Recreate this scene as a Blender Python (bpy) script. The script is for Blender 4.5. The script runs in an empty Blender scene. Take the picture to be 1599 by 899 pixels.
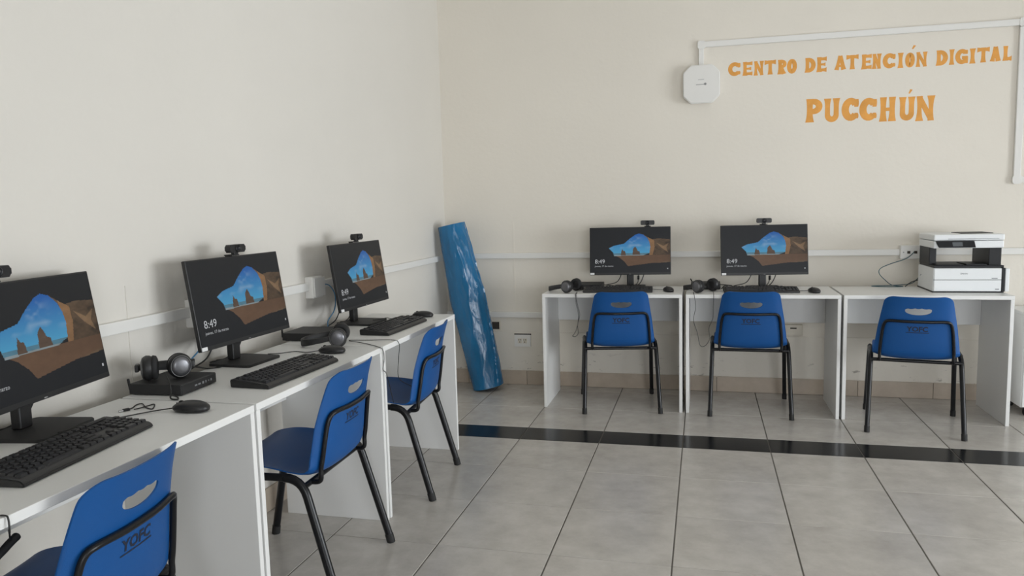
import bpy, bmesh, math, random
import numpy as np
from mathutils import Vector, Matrix
from mathutils import noise as mnoise
from mathutils.geometry import delaunay_2d_cdt
random.seed(7)
R = math.radians
C = bpy.context.scene.collection
scene = bpy.context.scene

# ------------------------------------------------------------------ camera
CAM = np.array([1.8645, -5.2492, 1.3073]); YAW, PITCH, ROLL, FPX = 0.2539, -0.1085, -0.0263, 1161.27
_f = np.array([-math.sin(YAW)*math.cos(PITCH), math.cos(YAW)*math.cos(PITCH), math.sin(PITCH)])
_r = np.array([math.cos(YAW), math.sin(YAW), 0.0]); _u = np.cross(_r, _f)
_r2 = _r*math.cos(ROLL)+_u*math.sin(ROLL); _u2 = -_r*math.sin(ROLL)+_u*math.cos(ROLL)
cam_d = bpy.data.cameras.new('camera'); cam = bpy.data.objects.new('camera', cam_d); C.objects.link(cam)
M = Matrix.Identity(4)
for i in range(3):
    M[i][0] = _r2[i]; M[i][1] = _u2[i]; M[i][2] = -_f[i]; M[i][3] = CAM[i]
cam.matrix_world = M
cam_d.sensor_fit = 'HORIZONTAL'; cam_d.sensor_width = 36.0; cam_d.lens = FPX/1599*36.0
cam_d.clip_start = 0.05
scene.camera = cam

# ------------------------------------------------------------------ light
RX, FY, CZ = 7.0, -7.4, 3.1           # right wall x, wall behind the viewer y, ceiling z
WINS = [(-1.5, -4.6, 0.25, 2.0), (-5.4, -7.0, 0.25, 2.0)]   # glazed openings of the right wall: y0, y1, z0, z1
w = bpy.data.worlds.new('world'); scene.world = w; w.use_nodes = True
bg = w.node_tree.nodes['Background']; bg.inputs[0].default_value = (0.80, 0.90, 1.0, 1); bg.inputs[1].default_value = 1.2
for (a, b, z0, z1), e in zip(WINS, (225, 45)):
    ld = bpy.data.lights.new('window_daylight', 'AREA'); ld.shape = 'RECTANGLE'
    ld.size = abs(a-b)*0.96; ld.size_y = (z1-z0)*0.96; ld.energy = e; ld.color = (0.93, 0.97, 1.0)
    lo = bpy.data.objects.new('window_daylight', ld); C.objects.link(lo)
    lo.location = (RX+0.25, (a+b)/2, (z0+z1)/2)
    lo.rotation_euler = Matrix(((0, 0, 1), (1, 0, 0), (0, 1, 0))).to_euler()
FWIN = (2.4, 5.2, 0.15, 1.95)          # glazed opening in the wall behind the viewer: x0, x1, z0, z1
ld = bpy.data.lights.new('window_daylight', 'AREA'); ld.shape = 'RECTANGLE'; ld.size = 2.7; ld.size_y = 1.7; ld.energy = 105; ld.color = (0.95, 0.97, 1.0)
lo = bpy.data.objects.new('window_daylight', ld); C.objects.link(lo); lo.location = (3.8, FY-.25, 1.05); lo.rotation_euler = (R(90), 0, 0)
scene.view_settings.view_transform = 'Standard'
scene.view_settings.look = 'None'
scene.view_settings.exposure = 0.0
scene.view_settings.gamma = 1.0
scene.view_settings.use_curve_mapping = False

# ------------------------------------------------------------------ pixel -> place helpers
def ray(px, py): return _f+_r2*(px-799.5)/FPX+_u2*(449.5-py)/FPX
def onp(px, py, ax, v):
    d = ray(px, py); return CAM+d*((v-CAM[ax])/d[ax])
def BW(px, py, y=0.0): return onp(px, py, 1, y)
def LW(px, py, x=0.0): return onp(px, py, 0, x)
DZ = 0.744
def DK(px, py, z=DZ): return onp(px, py, 2, z)

# ------------------------------------------------------------------ materials
MATS = {}
def mat(name, col, rough=0.5, metal=0.0, noise=0.0, scale=8.0, bump=0.0, bscale=60.0, coat=0.0, spec=0.5, col2=None):
    if name in MATS: return MATS[name]
    m = bpy.data.materials.new(name); m.use_nodes = True; MATS[name] = m
    nt = m.node_tree; N = nt.nodes; L = nt.links; p = N['Principled BSDF']
    p.inputs['Base Color'].default_value = (*col, 1); p.inputs['Roughness'].default_value = rough
    p.inputs['Metallic'].default_value = metal; p.inputs['Specular IOR Level'].default_value = spec
    p.inputs['Coat Weight'].default_value = coat
    tc = N.new('ShaderNodeTexCoord')
    if noise or col2:
        n = N.new('ShaderNodeTexNoise'); n.inputs['Scale'].default_value = scale; n.inputs['Detail'].default_value = 5
        L.new(tc.outputs['Object'], n.inputs['Vector'])
        r = N.new('ShaderNodeValToRGB'); r.color_ramp.elements[0].position = .3; r.color_ramp.elements[1].position = .7
        c2 = col2 or tuple(min(1, c*(1+noise)) for c in col); c1 = col if col2 else tuple(c*(1-noise) for c in col)
        r.color_ramp.elements[0].color = (*c1, 1); r.color_ramp.elements[1].color = (*c2, 1)
        L.new(n.outputs['Fac'], r.inputs[0]); L.new(r.outputs[0], p.inputs['Base Color'])
    if bump:
        n = N.new('ShaderNodeTexNoise'); n.inputs['Scale'].default_value = bscale; n.inputs['Detail'].default_value = 3
        L.new(tc.outputs['Object'], n.inputs['Vector'])
        b = N.new('ShaderNodeBump'); b.inputs['Strength'].default_value = bump; b.inputs['Distance'].default_value = .004
        L.new(n.outputs['Fac'], b.inputs['Height']); L.new(b.outputs[0], p.inputs['Normal'])
    return m

def wall_mat(name, col, stains=False):
    m = mat(name, col, rough=.75, noise=.02, scale=1.3, bump=.25, bscale=35)
    if stains:
        nt = m.node_tree; N = nt.nodes; L = nt.links; p = N['Principled BSDF']
        src = p.inputs['Base Color'].links[0].from_socket
        g = N.new('ShaderNodeNewGeometry'); sx = N.new('ShaderNodeSeparateXYZ'); L.new(g.outputs['Position'], sx.inputs[0])
        n = N.new('ShaderNodeTexNoise'); n.inputs['Scale'].default_value = 14; n.inputs['Detail'].default_value = 8; n.inputs['Roughness'].default_value = .7
        mp = N.new('ShaderNodeMapping'); mp.inputs['Scale'].default_value = (.55, 1, 1.6); L.new(g.outputs['Position'], mp.inputs[0]); L.new(mp.outputs[0], n.inputs['Vector'])
        r = N.new('ShaderNodeValToRGB'); r.color_ramp.elements[0].position = .60; r.color_ramp.elements[1].position = .64
        L.new(n.outputs['Fac'], r.inputs[0])
        h = N.new('ShaderNodeMapRange'); h.inputs[1].default_value = .26; h.inputs[2].default_value = .16; h.inputs[3].default_value = 0; h.inputs[4].default_value = .75
        L.new(sx.outputs['Z'], h.inputs[0])
        mu = N.new('ShaderNodeMath'); mu.operation = 'MULTIPLY'; L.new(r.outputs[0], mu.inputs[0]); L.new(h.outputs[0], mu.inputs[1])
        mx = N.new('ShaderNodeMixRGB'); mx.inputs[2].default_value = (.30, .27, .23, 1)
        L.new(mu.outputs[0], mx.inputs[0]); L.new(src, mx.inputs[1]); L.new(mx.outputs[0], p.inputs['Base Color'])
    return m

def tile_mat(name, c1, c2, rough):
    m = bpy.data.materials.new(name); m.use_nodes = True; MATS[name] = m
    nt = m.node_tree; N = nt.nodes; L = nt.links; p = N['Principled BSDF']
    oi = N.new('ShaderNodeObjectInfo'); g = N.new('ShaderNodeNewGeometry')
    ad = N.new('ShaderNodeVectorMath'); ad.operation = 'ADD'
    sc = N.new('ShaderNodeVectorMath'); sc.operation = 'SCALE'; sc.inputs['Scale'].default_value = 37.0
    cx = N.new('ShaderNodeCombineXYZ')
    for i in range(3): L.new(oi.outputs['Random'], cx.inputs[i])
    L.new(cx.outputs[0], sc.inputs[0]); L.new(g.outputs['Position'], ad.inputs[0]); L.new(sc.outputs[0], ad.inputs[1])
    n = N.new('ShaderNodeTexNoise'); n.inputs['Scale'].default_value = 7; n.inputs['Detail'].default_value = 9; n.inputs['Roughness'].default_value = .66
    L.new(ad.outputs[0], n.inputs['Vector'])
    r = N.new('ShaderNodeValToRGB'); r.color_ramp.elements[0].position = .32; r.color_ramp.elements[1].position = .68
    r.color_ramp.elements[0].color = (*c1, 1); r.color_ramp.elements[1].color = (*c2, 1)
    L.new(n.outputs['Fac'], r.inputs[0])
    hs = N.new('ShaderNodeHueSaturation'); mr = N.new('ShaderNodeMapRange'); mr.inputs[3].default_value = .95; mr.inputs[4].default_value = 1.05
    L.new(oi.outputs['Random'], mr.inputs[0]); L.new(mr.outputs[0], hs.inputs['Value']); L.new(r.outputs[0], hs.inputs['Color'])
    L.new(hs.outputs[0], p.inputs['Base Color']); p.inputs['Specular IOR Level'].default_value = .3 if c1[0] < .1 else .5; p.inputs['Roughness'].default_value = rough
    n2 = N.new('ShaderNodeTexNoise'); n2.inputs['Scale'].default_value = 3; L.new(ad.outputs[0], n2.inputs['Vector'])
    mr2 = N.new('ShaderNodeMapRange'); mr2.inputs[3].default_value = rough*.8; mr2.inputs[4].default_value = rough*1.3
    L.new(n2.outputs['Fac'], mr2.inputs[0]); L.new(mr2.outputs[0], p.inputs['Roughness'])
    return m

WALL = wall_mat('cream_wall_paint_brightened', (.79, .745, .665), True)  # same paint as the side wall, colour raised in place of missing light
WALLL = wall_mat('cream_wall_paint_dimmed', (.72, .69, .635))  # same paint as the back wall, colour lowered to even out the light
CEIL = wall_mat('white_ceiling_paint', (.8, .79, .76))
TILE = tile_mat('beige_grey_floor_tile', (.45, .422, .385), (.575, .545, .505), .22)
BTILE = tile_mat('black_floor_tile', (.008, .009, .011), (.014, .015, .018), .16)
SKIRT = tile_mat('beige_skirting_tile', (.46, .385, .305), (.56, .475, .39), .3)
GROUT = mat('floor_grout', (.13, .12, .105), .9)
MEL = mat('white_melamine', (.80, .80, .785), .38, noise=.012, scale=3)
PLW = mat('white_plastic', (.80, .79, .76), .4)
PLC = mat('cream_plastic', (.72, .67, .57), .45)
PRW = mat('printer_white_plastic', (.80, .82, .83), .4)
PRD = mat('printer_dark_plastic', (.012, .013, .015), .45, spec=.35)
PRG = mat('printer_grey_print', (.3, .31, .32), .5)
BLU = mat('blue_polypropylene', (.004, .076, .27), .45, spec=.35, bump=.12, bscale=400)
NAVY = mat('dark_navy_print', (.008, .014, .035), .6)
BLK = mat('black_plastic', (.014, .014, .015), .42, bump=.08, bscale=500)
BLKM = mat('black_matte_plastic', (.022, .022, .023), .6)
KEY = mat('black_key_plastic', (.016, .016, .018), .45)
STEEL = mat('black_painted_steel', (.006, .0065, .008), .30, spec=.35)
RUB = mat('black_rubber', (.012, .012, .012), .7)
CORD = mat('black_cord', (.012, .012, .012), .5)
TEAL = mat('teal_cable', (.05, .12, .15), .5)
CBLUE = mat('blue_cable', (.06, .2, .36), .45)
SILV = mat('grey_satin_disc', (.16, .16, .17), .34, metal=.7)
CUSH = mat('black_cushion', (.013, .013, .014), .8)
ORNG = mat('orange_wall_paint', (.78, .36, .075), .7, noise=.10, scale=14)
LETM = mat('white_sticker', (.75, .75, .75), .5)
GREYP = mat('grey_print', (.25, .25, .25), .6)
HOLE = mat('dark_hole', (.05, .042, .035), .9)
ALU = mat('aluminium_frame', (.55, .55, .55), .4, metal=.7)
GLOW = bpy.data.materials.new('screen_white_text'); GLOW.use_nodes = True
_p = GLOW.node_tree.nodes['Principled BSDF']; _p.inputs['Base Color'].default_value = (.1, .1, .1, 1)
_p.inputs['Emission Color'].default_value = (.85, .88, .92, 1); _p.inputs['Emission Strength'].default_value = .38

def film_mat():
    m = mat('blue_plastic_film', (.003, .125, .29), .19, spec=.4, noise=.15, scale=5, coat=.4)
    nt = m.node_tree; N = nt.nodes; L = nt.links; p = N['Principled BSDF']
    tc = N.new('ShaderNodeTexCoord'); mp = N.new('ShaderNodeMapping'); mp.inputs['Scale'].default_value = (7, 7, 1.6); L.new(tc.outputs['Object'], mp.inputs[0])
    n = N.new('ShaderNodeTexNoise'); n.inputs['Scale'].default_value = 2.2; n.inputs['Detail'].default_value = 4; n.inputs['Distortion'].default_value = .6
    L.new(mp.outputs[0], n.inputs['Vector'])
    b = N.new('ShaderNodeBump'); b.inputs['Strength'].default_value = .55; b.inputs['Distance'].default_value = .02
    L.new(n.outputs['Fac'], b.inputs['Height']); L.new(b.outputs[0], p.inputs['Normal'])
    return m
FILM = film_mat()

def glass_mat():
    m = bpy.data.materials.new('window_glass'); m.use_nodes = True; nt = m.node_tree; N = nt.nodes; L = nt.links
    N.remove(N['Principled BSDF']); out = N['Material Output']
    t = N.new('ShaderNodeBsdfTransparent'); g = N.new('ShaderNodeBsdfGlossy'); g.inputs['Roughness'].default_value = .02
    f = N.new('ShaderNodeFresnel'); f.inputs[0].default_value = 1.45; x = N.new('ShaderNodeMixShader')
    L.new(f.outputs[0], x.inputs[0]); L.new(t.outputs[0], x.inputs[1]); L.new(g.outputs[0], x.inputs[2]); L.new(x.outputs[0], out.inputs[0])
    return m
GLASS = glass_mat()

# ------------------------------------------------------------------ mesh helpers
def ob(name, bm, m, parent=None, smooth=False, auto=None):
    me = bpy.data.meshes.new(name)
    if isinstance(bm, bmesh.types.BMesh):
        bmesh.ops.recalc_face_normals(bm, faces=bm.faces); bm.to_mesh(me); bm.free()
    else: me = bm
    if m: me.materials.append(m)
    if smooth:
        me.polygons.foreach_set('use_smooth', [True]*len(me.polygons))
        if auto: me.set_sharp_from_angle(angle=R(auto))
    o = bpy.data.objects.new(name, me); C.objects.link(o)
    if parent: o.parent = parent
    return o
def tag(o, label=None, cat=None, group=None, kind=None):
    for k, v in (('label', label), ('category', cat), ('group', group), ('kind', kind)):
        if v: o[k] = v
    return o
def thing(name, label, cat, loc=(0, 0, 0), rz=0.0, group=None):
    o = bpy.data.objects.new(name, None); o.empty_display_size = .05; C.objects.link(o)
    o.location = loc; o.rotation_euler = (0, 0, rz)
    return tag(o, label, cat, group)
def struct(name, bm, m, **k): return tag(ob(name, bm, m, **k), kind='structure')
def copy_tree(o, parent=None):
    c = o.copy(); C.objects.link(c); c.parent = parent
    for ch in list(o.children): copy_tree(ch, c)
    return c
def place(o, loc, rz, label=None, group=None):
    o.location = loc; o.rotation_euler = (0, 0, rz)
    if label: o['label'] = label
    if group: o['group'] = group
    return o
def box(bm, x0, x1, y0, y1, z0, z1, bev=0.0, seg=2, mx=None):
    r = bmesh.ops.create_cube(bm, size=1.0)
    mt = Matrix.Translation(((x0+x1)/2, (y0+y1)/2, (z0+z1)/2)) @ Matrix.Diagonal((x1-x0, y1-y0, z1-z0, 1))
    bmesh.ops.transform(bm, matrix=mt, verts=r['verts'])
    vs = r['verts']
    if bev:
        es = list({e for v in vs for e in v.link_edges})
        q = bmesh.ops.bevel(bm, geom=es, offset=bev, segments=seg, profile=.5, affect='EDGES')
        vs = list({v for f in q['faces'] for v in f.verts} | {v for v in vs if v.is_valid})
    if mx is not None: bmesh.ops.transform(bm, matrix=mx, verts=vs)
    return vs
def BX(*a, **k):
    bm = bmesh.new(); box(bm, *a, **k); return bm
def spline(pts, n=8):
    P = [Vector(p) for p in pts]; out = []
    for i in range(len(P)-1):
        p0 = P[i-1] if i else P[0]*2-P[1]; p1, p2 = P[i], P[i+1]; p3 = P[i+2] if i+2 < len(P) else P[-1]*2-P[-2]
        for k in range(n):
            t = k/n
            out.append(.5*((2*p1)+(p2-p0)*t+(2*p0-5*p1+4*p2-p3)*t*t+(3*p1-p0-3*p2+p3)*t**3))
    out.append(P[-1]); return out
def tube(bm, pts, r, n=8, rb=None, up=(0, 0, 1), caps=True):
    """sweep a round (or elliptic, r along 'side', rb along the other axis) section along pts"""
    P = [Vector(p) for p in pts]; rings = []; side = None; rb = rb or r
    for i, p in enumerate(P):
        t = (P[min(i+1, len(P)-1)]-P[max(i-1, 0)]).normalized()
        if side is None:
            side = t.cross(Vector(up))
            if side.length < 1e-4: side = t.cross(Vector((1, 0, 0)))
        side = (side-t*side.dot(t)).normalized(); o2 = t.cross(side)
        rr = r[i] if isinstance(r, (list, tuple)) else r; r2 = rr if isinstance(r, (list, tuple)) else rb
        rings.append([bm.verts.new(p+side*rr*math.cos(2*math.pi*k/n)+o2*r2*math.sin(2*math.pi*k/n)) for k in range(n)])
    for a, b in zip(rings, rings[1:]):
        for k in range(n): bm.faces.new((a[k], a[(k+1) % n], b[(k+1) % n], b[k]))
    if caps:
        bm.faces.new(rings[0][::-1]); bm.faces.new(rings[-1])
    return bm
def TB(pts, r, n=8, **k): return tube(bmesh.new(), pts, r, n, **k)
def lathe(bm, prof, n=24, mx=None):
    """revolve (radius, height) profile about z"""
    rings = []; nv = []
    for r, z in prof:
        if r < 1e-6: v = bm.verts.new((0, 0, z)); rings.append([v]*n); nv.append(v)
        else:
            q = [bm.verts.new((r*math.cos(2*math.pi*k/n), r*math.sin(2*math.pi*k/n), z)) for k in range(n)]
            rings.append(q); nv += q
    for a, b in zip(rings, rings[1:]):
        for k in range(n):
            f = []
            for v in (a[k], a[(k+1) % n], b[(k+1) % n], b[k]):
                if v not in f: f.append(v)
            if len(f) > 2: bm.faces.new(f)
    if mx is not None: bmesh.ops.transform(bm, matrix=mx, verts=nv)
    return bm
def prism(bm, poly, fn, d0, d1):
    """poly in 2D, fn(u, v, d) -> 3D"""
    a = [bm.verts.new(fn(u, v, d0)) for u, v in poly]; b = [bm.verts.new(fn(u, v, d1)) for u, v in poly]
    n = len(poly); bm.faces.new(a); bm.faces.new(b[::-1])
    for k in range(n): bm.faces.new((a[k], b[k], b[(k+1) % n], a[(k+1) % n]))
    return bm
def rrect(x0, x1, y0, y1, r, n=5):
    out = []
    for cx, cy, a0 in ((x1-r, y1-r, 0), (x0+r, y1-r, 90), (x0+r, y0+r, 180), (x1-r, y0+r, 270)):
        for k in range(n+1):
            a = R(a0+90*k/n); out.append((cx+r*math.cos(a), cy+r*math.sin(a)))
    return out
def text_mesh(s, size, align='LEFT', offset=0.0, extrude=0.0, res=3):
    cu = bpy.data.curves.new('t', 'FONT'); cu.body = s; cu.size = size; cu.align_x = align; cu.offset = offset; cu.extrude = extrude; cu.resolution_u = res
    o = bpy.data.objects.new('t', cu); C.objects.link(o)
    dg = bpy.context.evaluated_depsgraph_get(); me = bpy.data.meshes.new_from_object(o.evaluated_get(dg))
    bpy.data.objects.remove(o); bpy.data.curves.remove(cu); me.materials.clear(); return me

# ------------------------------------------------------------------ room shell
T = .45; GX = .8548; YT, YB = -1.0528, -1.2770
floor = struct('floor', BX(0, RX, FY, 0, -.06, -.0022), GROUT)
def tile_mesh(wx, wy, m, name):
    bm = bmesh.new(); box(bm, -wx/2, wx/2, -wy/2, wy/2, -.008, 0, bev=.0012, seg=1)
    me = bpy.data.meshes.new(name); bmesh.ops.recalc_face_normals(bm, faces=bm.faces); bm.to_mesh(me); bm.free(); me.materials.append(m); return me
GV, GH = .0055, .0028
_cache = {}
def put_tile(x0, x1, y0, y1, m, name):
    k = (round(x1-x0, 3), round(y1-y0, 3), name)
    if k not in _cache: _cache[k] = tile_mesh(x1-x0-GV, y1-y0-GH, m, name)
    o = bpy.data.objects.new(name, _cache[k]); C.objects.link(o); o.parent = floor
    o.location = ((x0+x1)/2, (y0+y1)/2, 0)
xs = [0.0]+[GX+T*k for k in range(-1, 12)]; xs = [x for x in xs if x < RX-.05]+[RX]
ys = [0.0, YT+2*T, YT+T, YT, YB]
while ys[-1]-T > FY: ys.append(ys[-1]-T)
ys.append(FY)
for i in range(len(xs)-1):
    for j in range(len(ys)-1):
        strip = abs(ys[j]-YT) < 1e-6
        put_tile(xs[i], xs[i+1], ys[j+1], ys[j], BTILE if strip else TILE, 'strip_tile' if strip else 'floor_tile')

wb = struct('wall_back', BX(-.15, RX+.15, 0, .15, -.06, CZ), WALL)
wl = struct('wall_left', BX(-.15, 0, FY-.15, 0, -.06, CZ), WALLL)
bm = bmesh.new(); fx0, fx1, fz0, fz1 = FWIN
for b in ((0, fx0, -.06, CZ), (fx1, RX, -.06, CZ), (fx0, fx1, -.06, fz0), (fx0, fx1, fz1, CZ)): box(bm, b[0], b[1], FY-.15, FY, b[2], b[3])
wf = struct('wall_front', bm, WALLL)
bm = bmesh.new()
for zz in (fz0, fz1-.05): box(bm, fx0, fx1, FY-.10, FY-.04, zz, zz+.05)
for k in range(4): box(bm, fx0+(fx1-fx0-.05)*k/3, fx0+(fx1-fx0-.05)*k/3+.05, FY-.098, FY-.042, fz0+.05, fz1-.05)
w3 = struct('window_3', bm, ALU)
for k in range(3): ob('pane', BX(fx0+.05+(fx1-fx0-.05)*k/3, fx0+(fx1-fx0-.05)*(k+1)/3, FY-.073, FY-.067, fz0+.05, fz1-.05), GLASS, w3)
struct('ceiling', BX(-.15, RX+.15, FY-.15, .15, CZ, CZ+.12), CEIL)
# right wall: piers, sills and heads around the glazed openings
bm = bmesh.new(); yy = 0.0
for (a, b, z0, z1) in WINS:
    box(bm, RX, RX+.15, a, yy, -.06, CZ); box(bm, RX, RX+.15, b, a, -.06, z0); box(bm, RX, RX+.15, b, a, z1, CZ); yy = b
box(bm, RX, RX+.15, FY, yy, -.06, CZ)
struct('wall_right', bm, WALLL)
for i, (a, b, z0, z1) in enumerate(WINS):
    bm = bmesh.new(); n = 4 if i == 0 else 3
    for zz in (z0, z1-.05): box(bm, RX+.04, RX+.10, b, a, zz, zz+.05)
    for k in range(n+1):
        y = b+(a-b-.05)*k/n; box(bm, RX+.042, RX+.098, y, y+.05, z0+.05, z1-.05)
    wn = struct('window_%d' % (i+1), bm, ALU)
    for k in range(n):
        y0 = b+.05+(a-b-.05)*k/n; y1 = b+(a-b-.05)*(k+1)/n
        ob('pane', BX(RX+.067, RX+.073, y0, y1, z0+.05, z1-.05), GLASS, wn)
# lower plaster band on the back wall and joint line
ob('plaster_band', BX(0, RX, -.006, 0, .09, .392, bev=.002, seg=1), WALL, wb)
ob('joint_strip', BX(.520, .527, -.0022, 0, .545, 1.2), WALL, wb)
ob('joint_strip', BX(0, .0022, -3.19, -3.183, .75, 1.08), WALLL, wl)
# skirting tiles
bb = struct('baseboard_back', BX(0, RX, -.007, -.0061, 0, .1), GROUT)
x = .153
edges = [0.0]+[.153+T*k for k in range(20) if .153+T*k < RX]+[RX]
for a, b in zip(edges, edges[1:]):
    ob('skirting_tile', BX(a+.0012, b-.0012, -.0155, -.007, .001, .106, bev=.001, seg=1), SKIRT, bb)
bl = struct('baseboard_left', BX(.0002, .001, FY, -.016, 0, .1), GROUT)
edges = [-.016]+[-.3-T*k for k in range(20) if -.3-T*k > FY]+[FY]
for a, b in zip(edges, edges[1:]):
    ob('skirting_tile', BX(.001, .010, b+.0012, a-.0012, .001, .106, bev=.001, seg=1), SKIRT, bl)

# ------------------------------------------------------------------ raceways (cable ducts)
def duct(name, label, boxes, joints=(), group=None):
    t = thing(name, label, 'cable duct', (0, 0, 0), group=group)
    for b in boxes: ob('duct_length', BX(*b, bev=.003), PLW, t)
    for b in joints: ob('corner_piece', BX(*b, bev=.005), PLW, t)
    return t
duct('cable_duct', 'long white cable duct on the lettered wall just above the desktops',
     [(.0, 2.0, -.022, 0, .934, .974), (2.0, 4.0, -.022, 0, .934, .974), (4.0, RX, -.022, 0, .934, .974)])
duct('cable_duct', 'white cable duct low on the lettered wall just above the double socket',
     [(0, 2.0, -.020, 0, .500, .541), (2.0, RX, -.020, 0, .500, .541)])
duct('cable_duct', 'long white cable duct on the bare side wall behind the row of monitors',
     [(0, .022, -2.0, -.165, .930, .970), (0, .022, -4.0, -2.0, .930, .970), (0, .022, -6.0, -4.0, .930, .970)])
t = thing('cable_duct', 'thin white cable duct rising from the access point above the orange lettering', 'cable duct')
h0 = BW(1090, 70); h1 = BW(1590, 35.5)
def slant(a, b, hw, d, m, par, name):
    bm = bmesh.new(); dx, dz = b[0]-a[0], b[2]-a[2]; l = math.hypot(dx, dz); nx, nz = -dz/l*hw, dx/l*hw
    prism(bm, [(a[0]+nx, a[2]+nz), (b[0]+nx, b[2]+nz), (b[0]-nx, b[2]-nz), (a[0]-nx, a[2]-nz)], lambda u, v, dd: (u, -dd, v), 0.0, d)
    bmesh.ops.bevel(bm, geom=list(bm.edges), offset=.003, segments=2, affect='EDGES')
    return ob(name, bm, m, par)
slant((1.845, 0, 2.343), (3.725, 0, 2.330), .0185, .02, PLW, t, 'duct_length')
ob('duct_length', BX(1.828, 1.862, -.02, 0, 2.195, 2.345, bev=.003), PLW, t)
t2 = thing('cable_duct', 'white cable duct dropping down the wall past the end of the orange lettering', 'cable duct')
ob('duct_length', BX(3.703, 3.743, -.02, 0, 1.40, 2.304, bev=.003), PLW, t2)
ob('duct_length', BX(3.72, 4.6, -.02, 0, 1.372, 1.41, bev=.003), PLW, t2)
ob('duct_length', BX(3.72, 4.6, -.02, 0, 2.311, 2.348, bev=.003), PLW, t)
def corner(x0, x1, z0, z1, r, t):
    pts = rrect(x0, x1, z0, z1, r, 5); bm = bmesh.new()
    prism(bm, pts, lambda u, v, d: (u, -d, v), 0.0, .0225); ob('corner_piece', bm, PLW, t)
corner(1.822, 1.872, 2.315, 2.367, .014, t); corner(3.70, 3.752, 2.305, 2.355, .008, t); corner(3.698, 3.752, 1.367, 1.42, .016, t2)

# access point: octagonal white box
ap = thing('access_point', 'white octagonal wireless access point box left of the orange lettering', 'access point', (1.8475, 0, 2.082))
def octo(w_, h_, c): return [(-w_+c, -h_), (w_-c, -h_), (w_, -h_+c), (w_, h_-c), (w_-c, h_), (-w_+c, h_), (-w_, h_-c), (-w_, -h_+c)]
bm = bmesh.new(); prism(bm, octo(.114, .118, .046), lambda u, v, d: (u, -d, v), .0, .030); ob('base', bm, PLW, ap)
bm = bmesh.new(); prism(bm, octo(.119, .124, .048), lambda u, v, d: (u, -d, v), .030, .058)
bmesh.ops.bevel(bm, geom=[e for e in bm.edges], offset=.006, segments=3, affect='EDGES'); ob('cover', bm, PLW, ap, smooth=True, auto=35)
lg = ob('printed_mark', BX(-.035, .018, -.0588, -.058, -.0045, -.0015), GREYP, ap)
bm = lathe(bmesh.new(), [(0, .0009), (.008, .0009), (.008, 0)], 16, Matrix.Translation((.024, -.058, -.001)) @ Matrix.Rotation(R(90), 4, 'X')); ob('indicator_dot', bm, GREYP, lg)
ob('printed_text', BX(-.022, .016, -.0585, -.058, .026, .031), mat('faint_print', (.55, .55, .54), .6), lg)

# ------------------------------------------------------------------ painted lettering
def ribbon(bm, pts, off):
    """pts: (x, y, w) in letter space; returns 2D quads list"""
    P = [Vector(p[:2]) for p in pts]; quads = []; L2 = []
    for i in range(len(P)):
        tt = (P[min(i+1, len(P)-1)]-P[max(i-1, 0)]).normalized(); n = Vector((-tt.y, tt.x)); wv = pts[i][2]/2
        L2.append((P[i]+n*wv, P[i]-n*wv))
    for a, b in zip(L2, L2[1:]): quads.append((a[0], a[1], b[1], b[0]))
    return quads
def stem(x, y0, y1, w0, wm, w1, x1=None, n=6):
    x1 = x if x1 is None else x1; out = []
    for i in range(n+1):
        k = i/n; e = (2*k-1)
        wv = wm+(w0-wm)*max(0, -e)**2.2+(w1-wm)*max(0, e)**2.2
        out.append((x+(x1-x)*k, y0+(y1-y0)*k, wv))
    return out
def arc(cx, cy, rx, ry, a0, a1, w0, wm, w1, n=18):
    out = []
    for i in range(n+1):
        k = i/n; a = R(a0+(a1-a0)*k); e = abs(2*k-1)
        wv = wm+((w0 if k < .5 else w1)-wm)*e**2
        out.append((cx+rx*math.cos(a), cy+ry*math.sin(a), wv))
    return out
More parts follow.
